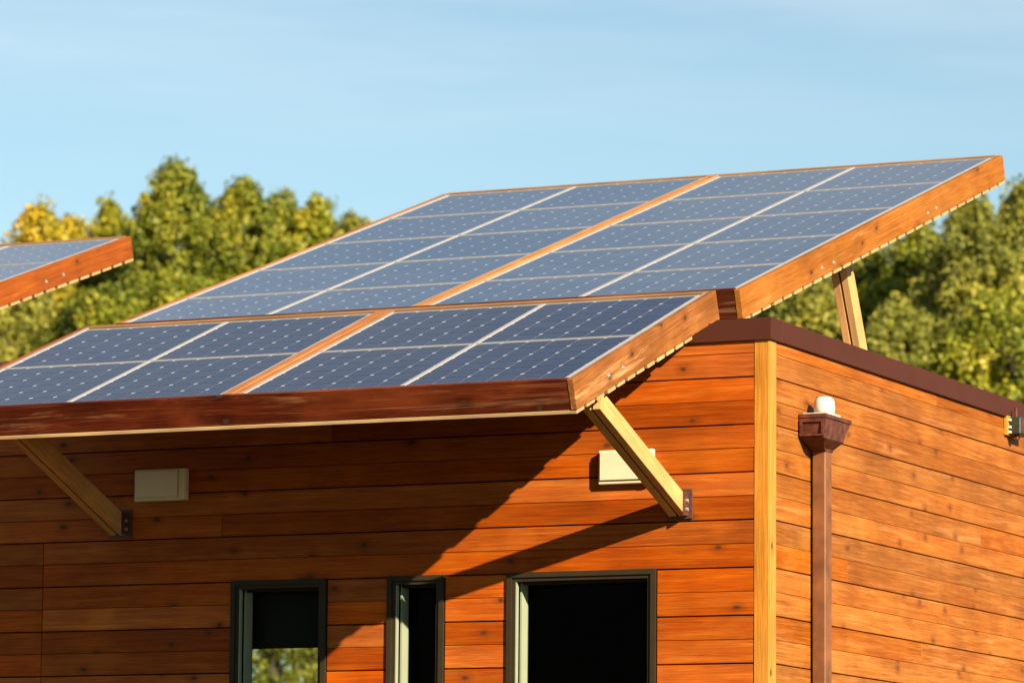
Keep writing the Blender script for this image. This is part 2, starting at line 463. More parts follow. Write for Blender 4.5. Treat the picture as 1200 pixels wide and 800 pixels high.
# siding planks
ROW = 0.13595
Z0 = -0.8781
rows = []
k = 0
rr = random.Random(3)
zt = Z0 + 6 * ROW          # -0.0624, hidden by coping
ri = 0
while zt > GROUND_Z + 0.05:
    rows.append((ri, zt)); zt -= ROW; ri += 1
SEAM = -4.774
for ri, zt in rows:
    strong_top = (ri % 2 == 0)
    gt = 0.0036 if strong_top else 0.0010
    gb = 0.0010 if strong_top else 0.0036
    z1 = zt - gt; z0 = zt - ROW + gb
    z1 = min(z1, -0.07)
    spans = [(BX0 - 0.02, -0.0875)]
    if z1 < -1.05:
        spans = [(BX0 - 0.02, SEAM - 0.002), (SEAM + 0.002, -0.0875)]
    elif ri % 4 == 3:
        s = rr.uniform(-4.0, -2.0); spans = [(BX0 - 0.02, s - 0.001), (s + 0.001, -0.0875)]
    out = []
    for a, b in spans:
        segs = [(a, b)]
        if z1 > WZB and z0 < WZT - 0.02:
            for wa, wb in WIN:
                ns = []
                for (p, q) in segs:
                    if wb + 0.006 <= p or wa - 0.006 >= q: ns.append((p, q))
                    else:
                        if wa - 0.006 > p: ns.append((p, wa - 0.006))
                        if wb + 0.006 < q: ns.append((wb + 0.006, q))
                segs = ns
        out += segs
    for a, b in out:
        if z0 < WZT + 0.004 < z1 and any(a < wb and b > wa for wa, wb in WIN): pass
        zz0, zz1 = z0, z1
        dy = rr.uniform(-0.0012, 0.0012)
        box('plank', *B((a, dy, zz0), (b, 0.024 + dy, zz1)), W['siding_x'], bld, bevel=0.0028)
for ri, zt in rows:
    strong_top = (ri % 2 == 0)
    gt = 0.0032 if strong_top else 0.0006
    gb = 0.0006 if strong_top else 0.0032
    z1 = min(zt - gt, -0.07); z0 = zt - ROW + gb
    cut = []
    cs = rr.uniform(1.0, 5.2)
    spans = [(0.1075, BY1 + 0.02)] if ri % 3 else [(0.1075, cs - 0.001), (cs + 0.001, BY1 + 0.02)]
    for a, b in spans:
        dx = rr.uniform(-0.0015, 0.0015)
        box('plank', *B((-0.024 + dx, a, z0), (dx, b, z1)), W['siding_y'], bld, bevel=0.0026)
# corner trim: two boards
box('corner_trim', *B((-0.0865, -0.004, GROUND_Z + 0.05), (0.0045, 0.020, -0.075)), W['post'], bld, bevel=0.003)
box('corner_trim', *B((-0.020, 0.0205, GROUND_Z + 0.05), (0.0060, 0.1060, -0.0752)), W['post'], bld, bevel=0.003)
# coping (roof edge flashing)
CT = 0.0; CB = -0.1264
fv = [(x, y, z - OZ) for y in (-0.022, 0.16) for x, z in ((-0.305, CT), (0.022, CT), (0.022, CB), (-0.545, CB))]   # trimmed along the array's underside
mesh_obj('roof_edge_flashing', fv, [(0, 3, 2, 1), (4, 5, 6, 7), (0, 1, 5, 4), (1, 2, 6, 5), (2, 3, 7, 6), (3, 0, 4, 7)], W['coping'], bld)
box('roof_edge_flashing', *B((-0.14, 0.1605, CB), (0.0218, BY1 + 0.17, CT - 0.0005)), W['coping'], bld, bevel=0.003)
box('roof_edge_flashing', *B((BX0 - 0.16, BY1 + 0.0, CB), (-0.1405, BY1 + 0.169, CT - 0.001)), W['coping'], bld, bevel=0.003)
box('roof_edge_flashing', *B((BX0 - 0.161, 0.1605, CB), (BX0 + 0.02, BY1 - 0.001, CT - 0.001)), W['coping'], bld, bevel=0.003)

box('sky_gap_filler', *B((BX0 + 0.05, 0.19, -0.058), (-0.25, 0.24, 0.012)), W['bracket'], bld)  # added dark board, keeps bright sky from showing through under the array

# windows
def ring(bm, x0, x1, z0, z1, w, y0, y1):
    add_box(bm, (x0, y0, z1 - w), (x1, y1, z1))
    add_box(bm, (x0, y0, z0), (x1, y1, z0 + w))
    add_box(bm, (x0, y0 + 0.0004, z0 + w), (x0 + w, y1 - 0.0004, z1 - w))
    add_box(bm, (x1 - w, y0 + 0.0004, z0 + w), (x1, y1 - 0.0004, z1 - w))
for wi, (a, b) in enumerate(WIN):
    zt, zb = WZT, WZB + 0.005
    bm = bmesh.new()
    ring(bm, a, b, zb - OZ, zt - OZ, 0.030, -0.016, 0.030)
    fr = bm_obj('window', bm, W['frame'], bld)
    i = 0.030
    bm = bmesh.new(); ring(bm, a + i, b - i, zb + i - OZ, zt - i - OZ, 0.022, -0.004, 0.045)
    bm_obj('sash', bm, W['frame'], fr)
    i = 0.052
    bm = bmesh.new(); add_box(bm, (a + i, 0.000, zb + i - OZ), (a + i + 0.006, 0.03, zt - i - OZ))
    bm_obj('stop_bead', bm, W['jamb'], fr)
    i2 = 0.056
    # jamb linings
    box('jamb', *B((a + i + 0.0005, 0.062, zb + i), (a + i + 0.012, 0.150, zt - i)), W['jamb'], fr)
    box('jamb', *B((b - i - 0.012, 0.062, zb + i), (b - i, 0.150, zt - i)), W['jamb'], fr)
    box('head_lining', *B((a + i + 0.0125, 0.062, zt - i - 0.012), (b - i - 0.0125, 0.150, zt - i)), W['frame'], fr)
    box('window_sill', *B((a - 0.02, -0.05, zb - 0.04), (b + 0.02, 0.05, zb - 0.001)), W['frame'], fr, bevel=0.003)
    box('pane', *B((a + i + 0.012, 0.140, zb + i), (b - i - 0.012, 0.144, zt - i - 0.013)), W['glass'], fr)
    if wi == 0: box('dark_room_sheet', *B((a - 0.05, 0.190, -1.812), (b + 0.05, 0.193, zt + 0.10)), W['dark'], fr)  # added dark sheet standing in for the unlit room above the trees
# end-wall window through which the trees show
bm = bmesh.new()
for lo, hi in (((BX0 - 0.10, LY0, LZT - 0.04), (BX0 - 0.04, LY1, LZT)), ((BX0 - 0.10, LY0, -2.9), (BX0 - 0.04, LY1, -2.86)),
               ((BX0 - 0.099, LY0, -2.86), (BX0 - 0.041, LY0 + 0.04, LZT - 0.04)), ((BX0 - 0.099, LY1 - 0.04, -2.86), (BX0 - 0.041, LY1, LZT - 0.04))):
    add_box(bm, *B(lo, hi))
ef = bm_obj('window', bm, W['frame'], bld)
box('pane', *B((BX0 - 0.072, LY0 + 0.04, -2.86), (BX0 - 0.068, LY1 - 0.04, LZT - 0.04)), W['glass'], ef)

# ------------------------------------------------------------------ solar arrays
def cell_mesh(w, h, c=0.0145, t=0.0006, mat=None):
    x, y = w / 2, h / 2
    pts = [(x - c, -y), (x, -y + c), (x, y - c), (x - c, y), (-x + c, y), (-x, y - c), (-x, -y + c), (-x + c, -y)]
    v = [(px, py, t / 2) for px, py in pts] + [(px, py, -t / 2) for px, py in pts]
    f = [tuple(range(8))] + [(i, i + 8, (i + 1) % 8 + 8, (i + 1) % 8) for i in range(8)]
    me = bpy.data.meshes.new('cell'); me.from_pydata(v, [], f); me.update(); me.materials.append(W[mat or 'cell'])
    return me

PM = {}
def make_panel(parent, loc, pw, ph, single, cmat):
    """one framed square panel, its lower right corner at loc in the array's axes (x to the left is negative)"""
    f = 0.010; fr_ = 0.008; g_ = 0.0015
    x0, x1, y0, y1 = -pw + g_, -g_, g_, ph - g_
    key = (pw, ph, cmat)
    ex = (pw - 2 * f - 2 * g_ - 0.010) / 6; ey = (ph - 2 * fr_ - 2 * g_ - 0.008) / 6
    pos = [(-g_ - f - 0.005 - ex * (i + 0.5), g_ + fr_ + 0.004 + ey * (j + 0.5), -0.0012) for j in range(6) for i in range(6)]
    if key not in PM:
        bm = bmesh.new()
        for lo, hi in (((x0, y0, -0.036), (x1, y0 + fr_, 0.0035)), ((x0, y1 - fr_, -0.036), (x1, y1, 0.0035)),
                       ((x0, y0 + fr_, -0.0355), (x0 + f, y1 - fr_, 0.0045)), ((x1 - f, y0 + fr_, -0.0355), (x1, y1 - fr_, 0.0045))):
            add_box(bm, lo, hi)
        mf = bpy.data.meshes.new('solar_panel'); bm.to_mesh(mf); bm.free(); mf.materials.append(W['alu'])
        cmz = cell_mesh(ex - 0.0030, ey - 0.0026, c=0.0135, mat=cmat)
        vs, fs = [], []
        for p in pos:
            n0 = len(vs)
            vs += [tuple(a + b for a, b in zip(v.co, p)) for v in cmz.vertices]
            fs += [tuple(i + n0 for i in pl.vertices) for pl in cmz.polygons]
        mj = bpy.data.meshes.new('cells'); mj.from_pydata(vs, [], fs); mj.update(); mj.materials.append(W[cmat])
        PM[key] = (mf, cmz, mj)
    mf, cmz, mj = PM[key]
    root = bpy.data.objects.new('solar_panel', mf); root.location = loc
    link(root, parent)
    bs = bpy.data.objects.new('backsheet', box_mesh('backsheet', (x1 - x0 - 2 * f, y1 - y0 - 2 * fr_, 0.005), W['backsheet'], 0))
    bs.location = ((x0 + x1) / 2, (y0 + y1) / 2, -0.0043); link(bs, root)
    if single:
        for p in pos:
            c = bpy.data.objects.new('cell', cmz); c.location = p; link(c, root)
    else:
        c = bpy.data.objects.new('cells', mj); c['kind'] = 'stuff'; link(c, root)
    return root

def array(tag, loc, alpha, rows, pv, sep, ov, v_front, v_back, h, lipf, lips, lipb, rake_mat, front_mat, div_mat, label,
          row1_short=0.0, slat_p=0.145, slat_w=0.105, bolts=(), single_rows=2):
    rot = (alpha, 0, 0)
    root = empty('solar_array', loc, rot, label, 'solar array', 'solar arrays on the roofs')
    Wd = 4 + sep
    tb = 0.038
    u0 = -ov; u1 = Wd + ov          # outer faces
    X = lambda u: -u
    # rake boards (right and left)
    rk = box('fascia_board', (X(u0) - tb, v_front, -h), (X(u0), v_back, lips), rake_mat, root, bevel=0.003)
    box('fascia_board', (X(u1), v_front, -h), (X(u1) + tb, v_back, lips), rake_mat, root, bevel=0.003)
    # front and back boards
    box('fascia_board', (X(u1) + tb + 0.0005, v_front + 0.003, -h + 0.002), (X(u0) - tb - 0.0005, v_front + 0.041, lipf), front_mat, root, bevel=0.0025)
    box('fascia_board', (X(u1) + tb + 0.0005, v_back - 0.041, -h + 0.002), (X(u0) - tb - 0.0005, v_back - 0.003, lipb), W['rake_x'], root, bevel=0.0025)
    # edge strips between panels and rakes, batten between the bays
    for ua, ub in ((-ov + tb + 0.001, -0.001), (Wd + 0.001, Wd + ov - tb - 0.001)):
        if ub - ua > 0.004:
            box('edge_flashing', (X(ub), v_front + 0.045, -0.03), (X(ua), v_back - 0.045, 0.0015), W['alu'], root)
    xa, xb = X(2 + sep) + 0.010, X(2) - 0.010
    if tag == 'lower':      # two strips with a dark joint between them
        xm = (xa + xb) / 2 + 0.012
        box('batten', (xa, v_front + 0.045, -0.05), (xm - 0.004, v_back - 0.045, 0.009), div_mat, root, bevel=0.002)
        box('batten', (xm + 0.004, v_front + 0.045, -0.05), (xb, v_back - 0.045, 0.006), div_mat, root, bevel=0.002)
    else: box('batten', (xa, v_front + 0.045, -0.05), (xb, v_back - 0.045, 0.010), div_mat, root, bevel=0.002)
    # rafters
    for u in (0.55, 1.45, 2.0 + sep / 2, 2.65 + sep, 3.5 + sep):
        box('rafter', (X(u) - 0.02, v_front + 0.045, -h + 0.003), (X(u) + 0.02, v_back - 0.045, -0.052), W['pale_y'], root)
    # soffit slats, running the whole width under the frame
    v = v_front + 0.004
    rs = random.Random(hash(tag) % 100 if False else len(tag))
    while v + slat_w < v_back + 0.03:
        dw = rs.uniform(-0.004, 0.004)
        box('slat', (X(u1) + 0.004 + rs.uniform(0, .006), v, -h - 0.0215), (X(u0) - 0.002 - rs.uniform(0, .006), min(v + slat_w + dw, v_back), -h - 0.0008), W['pale_x'], root, bevel=0.002)
        v += slat_p
    for bv, bn in bolts:
        b = cyl('bolt', (X(u0) - 0.001, bv, bn), (X(u0) + 0.003, bv, bn), 0.013, W['steel'], root, 12)
        cyl('bolt_head', (X(u0) + 0.0032, bv, bn), (X(u0) + 0.011, bv, bn), 0.0075, W['steel'], b, 6)
    for r in range(rows):
        for c_ in range(4):
            u = c_ if c_ < 2 else c_ + sep
            short = row1_short if r == 0 else 0.0
            make_panel(root, (X(u), r * pv + short, 0), 1.0, round(pv - short, 4), r < single_rows, 'cell' if tag == 'lower' else 'cell_pale')
    return root

W['rake_x'] = wood('stained_board_along_x', (0.30, 0.14, 0.055), (0.42, 0.21, 0.085), (0.52, 0.28, 0.13), 0, 0.1, var=0.1, blotch=0.4, k=0.6)
low_loc = (-0.5113, -1.6505, -0.5190); A1 = 0.3607
up_loc = (-0.3650, 0.2189, 0.1824); A2 = 0.3194
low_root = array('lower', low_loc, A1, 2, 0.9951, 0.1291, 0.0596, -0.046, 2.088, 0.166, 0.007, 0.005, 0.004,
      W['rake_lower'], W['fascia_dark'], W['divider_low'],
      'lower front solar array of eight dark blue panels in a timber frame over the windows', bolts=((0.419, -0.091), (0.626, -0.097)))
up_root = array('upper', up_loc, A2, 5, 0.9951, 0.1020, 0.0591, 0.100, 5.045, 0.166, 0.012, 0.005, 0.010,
      W['rake'], W['fascia_dark'], W['divider'],
      'large upper solar array of twenty grey blue panels rising behind the lower one', row1_short=0.148,
      bolts=((1.44, -0.113), (1.647, -0.118), (3.425, -0.117), (3.598, -0.113)), slat_p=0.172, slat_w=0.125)
NX, NY = -7.317, 0.865
nb_loc = (up_loc[0] + NX, up_loc[1] + NY, up_loc[2])
W['rake_red'] = wood('red_brown_stained_board', (0.14, 0.032, 0.006), (0.205, 0.056, 0.010), (0.27, 0.088, 0.018), 1, 0.3, var=0.05, blotch=0.7)
nb_root = array('neighbour', nb_loc, A2, 5, 0.9951, 0.1020, 0.0591, 0.100, 5.045, 0.166, 0.012, 0.005, 0.010,
      W['rake_red'], W['fascia_dark'], W['divider'],
      'corner of a separate solar array at the left edge before the yellow trees', row1_short=0.148,
      bolts=((3.719, -0.104), (3.975, -0.099)), single_rows=0, slat_p=0.172, slat_w=0.125)

# struts: parts of their canopy frame, built in the frame's rotated axes
def strut(root, loc, alpha, x_right, foot, top, depth, name='strut'):
    """two planks side by side in the plane x = const; foot/top give (y,z) of the lower edge"""
    inv = (Matrix.Translation(Vector(loc)) @ Matrix.Rotation(alpha, 4, 'X')).inverted()
    f, t = Vector((0, *foot)), Vector((0, *top))
    d = (t - f).normalized(); n = Vector((0, -d.z, d.y))
    if n.z < 0: n = -n
    out = []
    for k, (xa, xb) in enumerate(((x_right - 0.046, x_right), (x_right - 0.108, x_right - 0.060))):
        prof = [f + Vector((0, 0, 0)), t, t + n * depth, f + Vector((0, 0, 1)) * (depth / max(0.3, abs(n.z)))]
        if abs(d.z) > 0.8: prof[3] = f + n * depth
        c = (f + t) / 2 + Vector(((xa + xb) / 2, 0, 0))
        # local axes: y along the plank
        rotm = Matrix(((1, 0, 0), (0, d.y, n.y), (0, d.z, n.z)))
        ri_ = rotm.transposed()
        vs = [ri_ @ (Vector((xa, p.y, p.z)) - c) for p in prof] + [ri_ @ (Vector((xb, p.y, p.z)) - c) for p in prof]
        if n.cross(d).x > 0: pass
        bm = bmesh.new()
        bv = [bm.verts.new(v) for v in vs]
        for q in ((0, 1, 2, 3), (4, 7, 6, 5), (0, 4, 5, 1), (1, 5, 6, 2), (2, 6, 7, 3), (3, 7, 4, 0)): bm.faces.new([bv[i] for i in q])
        bmesh.ops.recalc_face_normals(bm, faces=bm.faces)
        bmesh.ops.bevel(bm, geom=bm.edges[:], offset=0.002, segments=1, affect='EDGES')
        o = bm_obj(name, bm, W['pale_y'], root)
        wm = Matrix.Translation(c) @ rotm.to_4x4()
        o.matrix_local = inv @ wm
        out.append(o)
    return out
def wbox(name, lo, hi, mat, root, loc, alpha, bevel=0.0, parent=None):
    inv = (Matrix.Translation(Vector(loc)) @ Matrix.Rotation(alpha, 4, 'X')).inverted()
    size = [h - l for l, h in zip(lo, hi)]; c = Vector([(h + l) / 2 for l, h in zip(lo, hi)])
    o = bpy.data.objects.new(name, box_mesh(name, size, mat, bevel))
    link(o, root); o.matrix_local = inv @ Matrix.Translation(c)
    return o
for xr_ in (-0.492, -4.180):
    strut(low_root, low_loc, A1, xr_, (-0.030, -1.122), (-1.245, -0.640), 0.108)
    br = wbox('bracket', (xr_ - 0.125, -0.0150, -1.135), (xr_ + 0.030, -0.0035, -0.965), W['bracket'], low_root, low_loc, A1, 0.001)
    fl = wbox('bracket', (xr_ + 0.0012, -0.085, -1.120), (xr_ + 0.006, -0.0155, -0.985), W['bracket'], low_root, low_loc, A1)
    for zz in (-1.035, -1.085):
        inv = (Matrix.Translation(Vector(low_loc)) @ Matrix.Rotation(A1, 4, 'X')).inverted()
        b = cyl('bolt', (0, 0, 0), (0.012, 0, 0), 0.011, W['steel'], None, 8)
        b.parent = low_root
        b.matrix_local = inv @ Matrix.Translation((xr_ + 0.012, -0.045, zz))
for root_, loc_, xr_, oy in ((up_root, up_loc, -0.55, 0), (nb_root, nb_loc, -0.55 + NX, NY), (up_root, up_loc, -4.38, 0)):
    strut(root_, loc_, A2, xr_, (3.03 + oy, 0.00), (2.60 + oy, 0.82), 0.12)

# ------------------------------------------------------------------ small things on the walls
def vent_box(x0, x1, z0, z1, label):
    r = empty('wall_box', ((x0 + x1) / 2, 0, (z0 + z1) / 2), label=label, cat='vent cover', group='cream boxes on the front wall')
    w, h = (x1 - x0) / 2, (z1 - z0) / 2
    box('back_plate', (-w, -0.046, -h), (w, -0.002, h), W['cream'], r, bevel=0.004)
    box('lid', (-w + 0.012, -0.058, -h + 0.022), (w - 0.052, -0.0465, h - 0.010), W['cream'], r, bevel=0.003)
    box('rim', (w - 0.040, -0.052, -h + 0.003), (w - 0.003, -0.0465, h - 0.003), W['cream'], r, bevel=0.002)
vent_box(-4.116, -3.762, -0.922, -0.730, 'cream box on the shaded wall beside the left strut')
vent_box(-1.037, -0.699, -0.925, -0.728, 'bright cream box in the sun partly behind the right strut')

# downspout with its hopper head
dn = empty('downspout', (0, 0.70, GROUND_Z), label='square brown metal rain pipe with flared hopper head on the right wall', cat='downspout')
def D_(lo, hi): return (lo[0], lo[1] - 0.70, lo[2] - OZ), (hi[0], hi[1] - 0.70, hi[2] - OZ)
box('pipe', *D_((0.014, 0.640, GROUND_Z + 0.1), (0.098, 0.745, -0.68)), W['brown_metal'], dn, bevel=0.007)
for zz in (-3.2, -4.4):
    box('strap', *D_((0.006, 0.625, zz - 0.012), (0.1005, 0.760, zz + 0.012)), W['rusty'], dn, bevel=0.001)
# hopper: loft of rectangles from the top lip down into the pipe, ogee on the far side
prof = [(-0.505, 0.006, 0.172, 0.452, 0.872), (-0.526, 0.006, 0.172, 0.452, 0.872), (-0.532, 0.006, 0.165, 0.457, 0.858), (-0.552, 0.006, 0.165, 0.458, 0.850),
        (-0.580, 0.006, 0.163, 0.461, 0.815), (-0.612, 0.006, 0.161, 0.465, 0.790), (-0.645, 0.006, 0.158, 0.470, 0.780), (-0.650, 0.008, 0.153, 0.480, 0.772), (-0.690, 0.012, 0.104, 0.600, 0.752), (-0.705, 0.012, 0.101, 0.636, 0.748)]
bm = bmesh.new(); loops = []
for z, x0, x1, y0, y1 in prof:
    loops.append([bm.verts.new((x, y - 0.70, z - OZ)) for x, y in ((x0, y0), (x1, y0), (x1, y1), (x0, y1))])
for a, b in zip(loops, loops[1:]):
    for i in range(4): bm.faces.new((a[i], b[i], b[(i + 1) % 4], a[(i + 1) % 4]))
# open top with a floor a little below the lip
fl = [bm.verts.new((x, y - 0.70, -0.522 - OZ)) for x, y in ((0.012, 0.458), (0.166, 0.458), (0.166, 0.859), (0.012, 0.859))]
tp = [bm.verts.new((x, y - 0.70, -0.505 - OZ)) for x, y in ((0.012, 0.458), (0.166, 0.458), (0.166, 0.859), (0.012, 0.859))]
for i in range(4):
    bm.faces.new((loops[0][i], loops[0][(i + 1) % 4], tp[(i + 1) % 4], tp[i])); bm.faces.new((tp[i], tp[(i + 1) % 4], fl[(i + 1) % 4], fl[i]))
bm.faces.new(fl)
bmesh.ops.recalc_face_normals(bm, faces=bm.faces)
hop = bm_obj('hopper', bm, W['rusty'], dn)
bm = bmesh.new()
for lo, hi in (((0.012, 0.446, -0.553), (0.160, 0.4565, -0.538)), ((0.012, 0.446, -0.634), (0.160, 0.4615, -0.624)), ((0.012, 0.4475, -0.624), (0.028, 0.4605, -0.553)), ((0.146, 0.4475, -0.624), (0.160, 0.4605, -0.553))):
    add_box(bm, *D_(lo, hi))
bm_obj('hopper_rim', bm, W['rusty'], dn)
# white sensor housing standing on the hopper
sn = empty('sensor', (0.10, 0.60, -0.5045), label='small white domed sensor standing on top of the hopper head', cat='sensor')
bm = bmesh.new()
def lathe(bm, prof, seg=24, sx=1.0, sy=1.0):
    rings = []
    for r, z in prof: rings.append([bm.verts.new((r * sx * math.cos(2 * math.pi * k / seg), r * sy * math.sin(2 * math.pi * k / seg), z)) for k in range(seg)])
    for a, b in zip(rings, rings[1:]):
        for k in range(seg): bm.faces.new((a[k], a[(k + 1) % seg], b[(k + 1) % seg], b[k]))
    bm.faces.new(rings[0][::-1]); bm.faces.new(rings[-1])
add_box(bm, (-0.085, -0.10, 0.0), (0.068, 0.10, 0.010))
bm_obj('base_plate', bm, W['white'], sn)
bm = bmesh.new()
lathe(bm, [(0.062, 0.0102), (0.062, 0.055), (0.059, 0.082), (0.051, 0.100), (0.036, 0.111), (0.010, 0.115)])
bm_obj('dome', bm, W['white'], sn, (0.006, 0.005, 0), smooth=True)
cyl('screw', (-0.028, -0.02, 0.097), (-0.028, -0.02, 0.112), 0.006, W['black'], sn, 8)

# lamp box high on the right wall
lb = empty('wall_lamp', (0, 4.2, -0.17), label='small black wall lamp with yellow back plate under the roof edge, far right', cat='wall lamp')
def lr(nm, lo, hi, m, bv=0.002, par=None): return box(nm, (lo[0], lo[1] - 4.2, lo[2] + 0.17), (hi[0], hi[1] - 4.2, hi[2] + 0.17), m, par or lb, bevel=bv)
lr('mounting_plate', (0.002, 4.095, -0.245), (0.026, 4.36, -0.118), W['yellow'])
lr('lamp_body', (0.0265, 4.13, -0.240), (0.105, 4.34, -0.125), W['black'], 0.008)
lr('lamp_face', (0.1055, 4.15, -0.225), (0.109, 4.32, -0.140), W['rusty'])
for zz in (-0.145, -0.192, -0.225): lr('clip', (0.0265, 4.112, zz - 0.008), (0.044, 4.1295, zz + 0.008), W['white'], 0.001)
lr('cable_gland', (0.045, 4.16, -0.272), (0.075, 4.20, -0.2405), W['rusty'], 0.004)
lr('conduit', (0.052, 4.16, -0.1245), (0.070, 4.178, -0.060), W['rusty'], 0.003)

# ------------------------------------------------------------------ neighbouring building (stands under the left array)
nb = empty('neighbour_building', (NX, NY, GROUND_Z), label='second timber clad building under the separate array at the left edge', cat='building')
bm = bmesh.new()
add_box(bm, (-5.35, 0.03, 0), (-0.03, 5.95, 5.03)); bm_obj('wall', bm, W['dark'], nb)
bm = bmesh.new()
z = 5.0
while z > 0.15:
    add_box(bm, (-0.026, 0.10, z - 0.128), (0.0, 5.98, z)); add_box(bm, (-5.38, 0.0, z - 0.128), (-0.08, 0.026, z)); z -= ROW
bm_obj('siding', bm, W['siding_x'], nb)
box('roof_edge_flashing', (-5.42, -0.022, 4.974), (0.022, 6.02, 5.1), W['coping'], nb, bevel=0.003)
box('corner_trim', (-0.08, -0.004, 0.05), (0.0045, 0.099, 4.973), W['post'], nb, bevel=0.003)

# ------------------------------------------------------------------ trees
def pix_ray(x, y, Y):
    d = fwd + r2 * ((x - 600) / FPX) - u2 * ((y - 400) / FPX)
    t = (Y - CAM_LOC.y) / d.y
    return CAM_LOC + d * t

def leaves(rng, centers, radii, per, size, aspect=0.62):
    """many small pointed leaves on and in each clump"""
    C_, Nn, S = [], [], []
    for (c, r, n) in zip(centers, radii, per):
        u = rng.normal(size=(n, 3)); u /= np.linalg.norm(u, axis=1)[:, None]
        rad = r * rng.uniform(0.25, 1.0, n) ** 0.45
        C_.append(np.array(c) + u * rad[:, None] * np.array([1, 1, 1.15]))
        nn = u + rng.normal(size=(n, 3)) * 0.55 + np.array([0, 0, 0.35])
        Nn.append(nn / np.linalg.norm(nn, axis=1)[:, None])
        S.append(size * rng.uniform(0.55, 1.25, n))
    P = np.concatenate(C_); Nn = np.concatenate(Nn); S = np.concatenate(S)
    t = np.cross(Nn, rng.normal(size=Nn.shape)); t /= np.linalg.norm(t, axis=1)[:, None]
    b = np.cross(Nn, t)
    q = np.stack([P - t * S[:, None], P + b * (S * aspect)[:, None] + Nn * (S * .15)[:, None], P + t * S[:, None], P - b * (S * aspect)[:, None] + Nn * (S * .15)[:, None]], 1)
    return q.reshape(-1, 3).astype(np.float32)

def quads_mesh(name, co, mat):
    n = len(co) // 4
    me = bpy.data.meshes.new(name)
    me.vertices.add(len(co)); me.vertices.foreach_set('co', co.ravel())
    me.loops.add(4 * n); me.loops.foreach_set('vertex_index', np.arange(4 * n, dtype=np.int32))
    me.polygons.add(n); me.polygons.foreach_set('loop_start', np.arange(0, 4 * n, 4, dtype=np.int32)); me.polygons.foreach_set('loop_total', np.full(n, 4, dtype=np.int32))
    me.update(); me.validate(); me.materials.append(mat)
    return me

def tube_pts(bm, pts, rad, seg=7):
    rings = []
    for i, p in enumerate(pts):
        a = pts[max(0, i - 1)]; b = pts[min(len(pts) - 1, i + 1)]
        q = (Vector(b) - Vector(a)).to_track_quat('Z', 'Y')
        rings.append([bm.verts.new(Vector(p) + q @ Vector((rad[i] * math.cos(2 * math.pi * k / seg), rad[i] * math.sin(2 * math.pi * k / seg), 0))) for k in range(seg)])
    for a, b in zip(rings, rings[1:]):
        for k in range(seg): bm.faces.new((a[k], a[(k + 1) % seg], b[(k + 1) % seg], b[k]))

def tree(px, ptop, Y, rad, crown_h, mat, label, seed, shape='flame', clumps=700, per=34, leaf=0.066, clump_r=0.21, spread=1.3, group='trees behind the building', fill=True):
    rng = np.random.default_rng(seed)
    top = pix_ray(px, ptop, Y)
    H = top.z - GROUND_Z
    root = empty('tree', (top.x, top.y, GROUND_Z), label=label, cat='tree', group=group)
    # trunk and limbs
    bm = bmesh.new()
    sway = [Vector((0.15 * math.sin(k * 1.3 + seed), 0.15 * math.cos(k * 0.9 + seed), H * k / 8 * 0.97)) for k in range(9)]
    tube_pts(bm, sway, [0.02 * H * (1 - k / 9) + 0.02 for k in range(9)], 8)
    trunk = bm_obj('trunk', bm, W['bark'], root, smooth=True)
    cs, rs, ps = [], [], []
    bmL = bmesh.new()
    zb = H - crown_h
    for k in range(clumps):
        t = rng.uniform(0, 1) ** (1.0 if shape == 'round' else 1.25)                   # 0 top .. 1 bottom
        d_ = t * crown_h
        if shape == 'round': env = rad * math.sqrt(max(0.02, 1 - (1 - 2 * min(t * 1.02, 1)) ** 2 * 0.93))
        else: env = rad * (0.10 + 0.90 * min(1, d_ / spread) ** 0.7) * (1 + 0.09 * max(0, d_ - spread))
        ang = rng.uniform(0, 2 * math.pi)
        lump = 1 + 0.16 * math.sin(3 * ang + seed) * math.sin(9 * t + seed * 1.7) + 0.10 * math.sin(5 * ang + 31 * t)
        rr_ = env * lump * rng.uniform(0.25, 1.0) ** 0.5 * (1 + 0.10 * rng.normal())
        z = H - 0.30 - t * crown_h + rng.uniform(-.25, .25)
        c = (rr_ * math.cos(ang), rr_ * math.sin(ang), z)
        cs.append(c); rs.append(clump_r * rng.uniform(0.5, 1.25) ); ps.append(int(per * rng.uniform(0.6, 1.3)))
        if k % 16 == 0:
            zi = max(zb * 0.8, z - 0.5 * rr_ - 0.5)
            st = Vector((0.15 * math.sin(zi / H * 8 * 1.3 + seed), 0.15 * math.cos(zi / H * 8 * .9 + seed), zi))
            md = (st + Vector(c)) / 2 + Vector((0, 0, -0.12 * rr_))
            tube_pts(bmL, [st, md, Vector(c)], [0.05, 0.03, 0.010], 5)
    if fill:
        cs.append((0, 0, H - 0.25)); rs.append(clump_r * 0.6); ps.append(per)
    bm_obj('limb', bmL, W['bark'], root, smooth=True)
    me = quads_mesh('crown', leaves(rng, cs, rs, ps, leaf), mat)
    cr_ = bpy.data.objects.new('crown', me); link(cr_, root)
    return root

TY = 62
G, YE, DK, OL = W['leaf_green'], W['leaf_yellow'], W['leaf_dark'], W['leaf_olive']
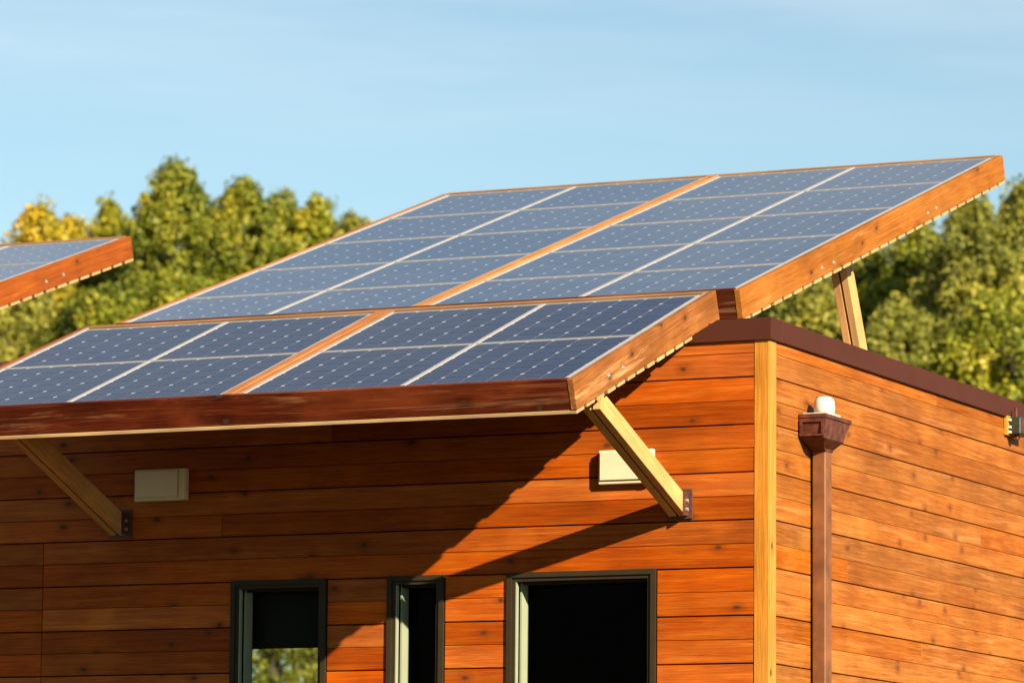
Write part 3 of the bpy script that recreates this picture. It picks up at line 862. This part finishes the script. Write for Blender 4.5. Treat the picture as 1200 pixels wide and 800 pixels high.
# left group
YL = W['leaf_lime']
def T(*a, **k): tree(*a, **k)
T(48, 236, TY, 0.75, 8.5, YE, 'bright yellow tree rising above the array at the left edge', 11, spread=0.8, clumps=620)
T(84, 254, TY + 1.5, 0.7, 8, YE, 'shorter yellow tree between the bright yellow tree and the lime one', 10, spread=0.8, clumps=520)
T(130, 232, TY + 2, 0.65, 8.5, YL, 'lime yellow tree between the yellow trees and the dark gap', 12, spread=0.8, clumps=560)
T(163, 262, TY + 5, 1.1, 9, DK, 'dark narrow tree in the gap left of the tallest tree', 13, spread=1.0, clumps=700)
T(207, 189, TY, 1.05, 9.5, G, 'tallest green tree with pointed top left of centre', 14, spread=1.15, clumps=1300)
T(286, 210, TY + 1, 0.95, 9, G, 'second tallest green tree to the right of the tallest tree', 15, spread=1.0, clumps=1050)
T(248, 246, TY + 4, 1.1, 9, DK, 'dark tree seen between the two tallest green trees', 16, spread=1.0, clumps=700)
T(372, 230, TY + 2, 0.72, 8.5, YL, 'lime yellow tree with small top right of the two tallest green trees', 17, spread=0.9, clumps=650)
T(330, 226, TY + 3, 0.85, 8.8, G, 'green tree behind the second tallest, just right of it', 18, spread=0.9, clumps=800)
T(412, 250, TY + 1, 0.9, 8, OL, 'low olive tree whose top just shows above the sloping panel edge', 19, spread=0.9, clumps=650)
T(15, 326, TY - 8, 1.6, 6.5, OL, 'low olive tree under the array at the left edge', 20, shape='round', clumps=900)
T(120, 334, TY - 9, 1.5, 6.5, G, 'low green tree in front of the dark gap', 21, shape='round', clumps=900)
T(210, 320, TY - 8, 1.5, 6.5, YL, 'low lime green tree in front of the tallest green tree', 22, shape='round', clumps=900)
T(320, 325, TY - 8, 1.4, 6.5, G, 'low green tree by the sloping left edge of the panels', 23, shape='round', clumps=800)
T(-60, 262, TY + 3, 1.3, 9, G, 'green tree left of the bright yellow tree, mostly out of view', 24, clumps=500)
T(338, 690, TY - 12, 2.2, 6.0, OL, 'low sunlit tree seen through the leftmost window and the room behind it', 25, shape='round', clumps=900, per=30)
# right group
T(1205, 212, TY - 4, 1.25, 9, OL, 'tallest olive tree at the right edge behind the panel corner', 31, spread=1.6, clumps=1250)
T(1140, 232, TY - 5, 1.1, 8.5, OL, 'olive tree with a thin top just left of the tallest one at the right edge', 32, spread=1.5, clumps=1100)
T(1078, 262, TY - 3, 1.15, 8.5, YL, 'lime green tree right of the rear strut behind the upper array', 39, spread=1.3, clumps=1050)
T(1015, 288, TY - 2, 1.15, 8, OL, 'olive tree directly behind the rear strut', 33, spread=1.2, clumps=1000)
T(955, 316, TY - 4, 1.0, 8, OL, 'small olive tree left of the rear strut', 34, spread=1.1, clumps=800)
T(905, 340, TY - 3, 0.8, 7.5, G, 'smallest green tree above the corner of the roof edge', 40, spread=1.0, clumps=500)
T(1290, 225, TY - 2, 1.5, 9, OL, 'olive tree beyond the right edge of the view', 35, spread=1.6, clumps=600)
T(1170, 272, TY + 4, 1.9, 8, YL, 'lime green tree filling the gap behind the tallest olive trees', 36, spread=1.5, clumps=1000)
T(1050, 318, TY + 3, 1.8, 8, OL, 'olive tree deep behind the lime green one', 41, spread=1.4, clumps=900)
T(1060, 348, TY - 9, 1.5, 6.5, OL, 'low olive tree in front, right of the rear strut', 37, shape='round', clumps=900)
T(1180, 338, TY - 9, 1.6, 6.5, YL, 'low lime green tree in front at the right edge', 38, shape='round', clumps=950)
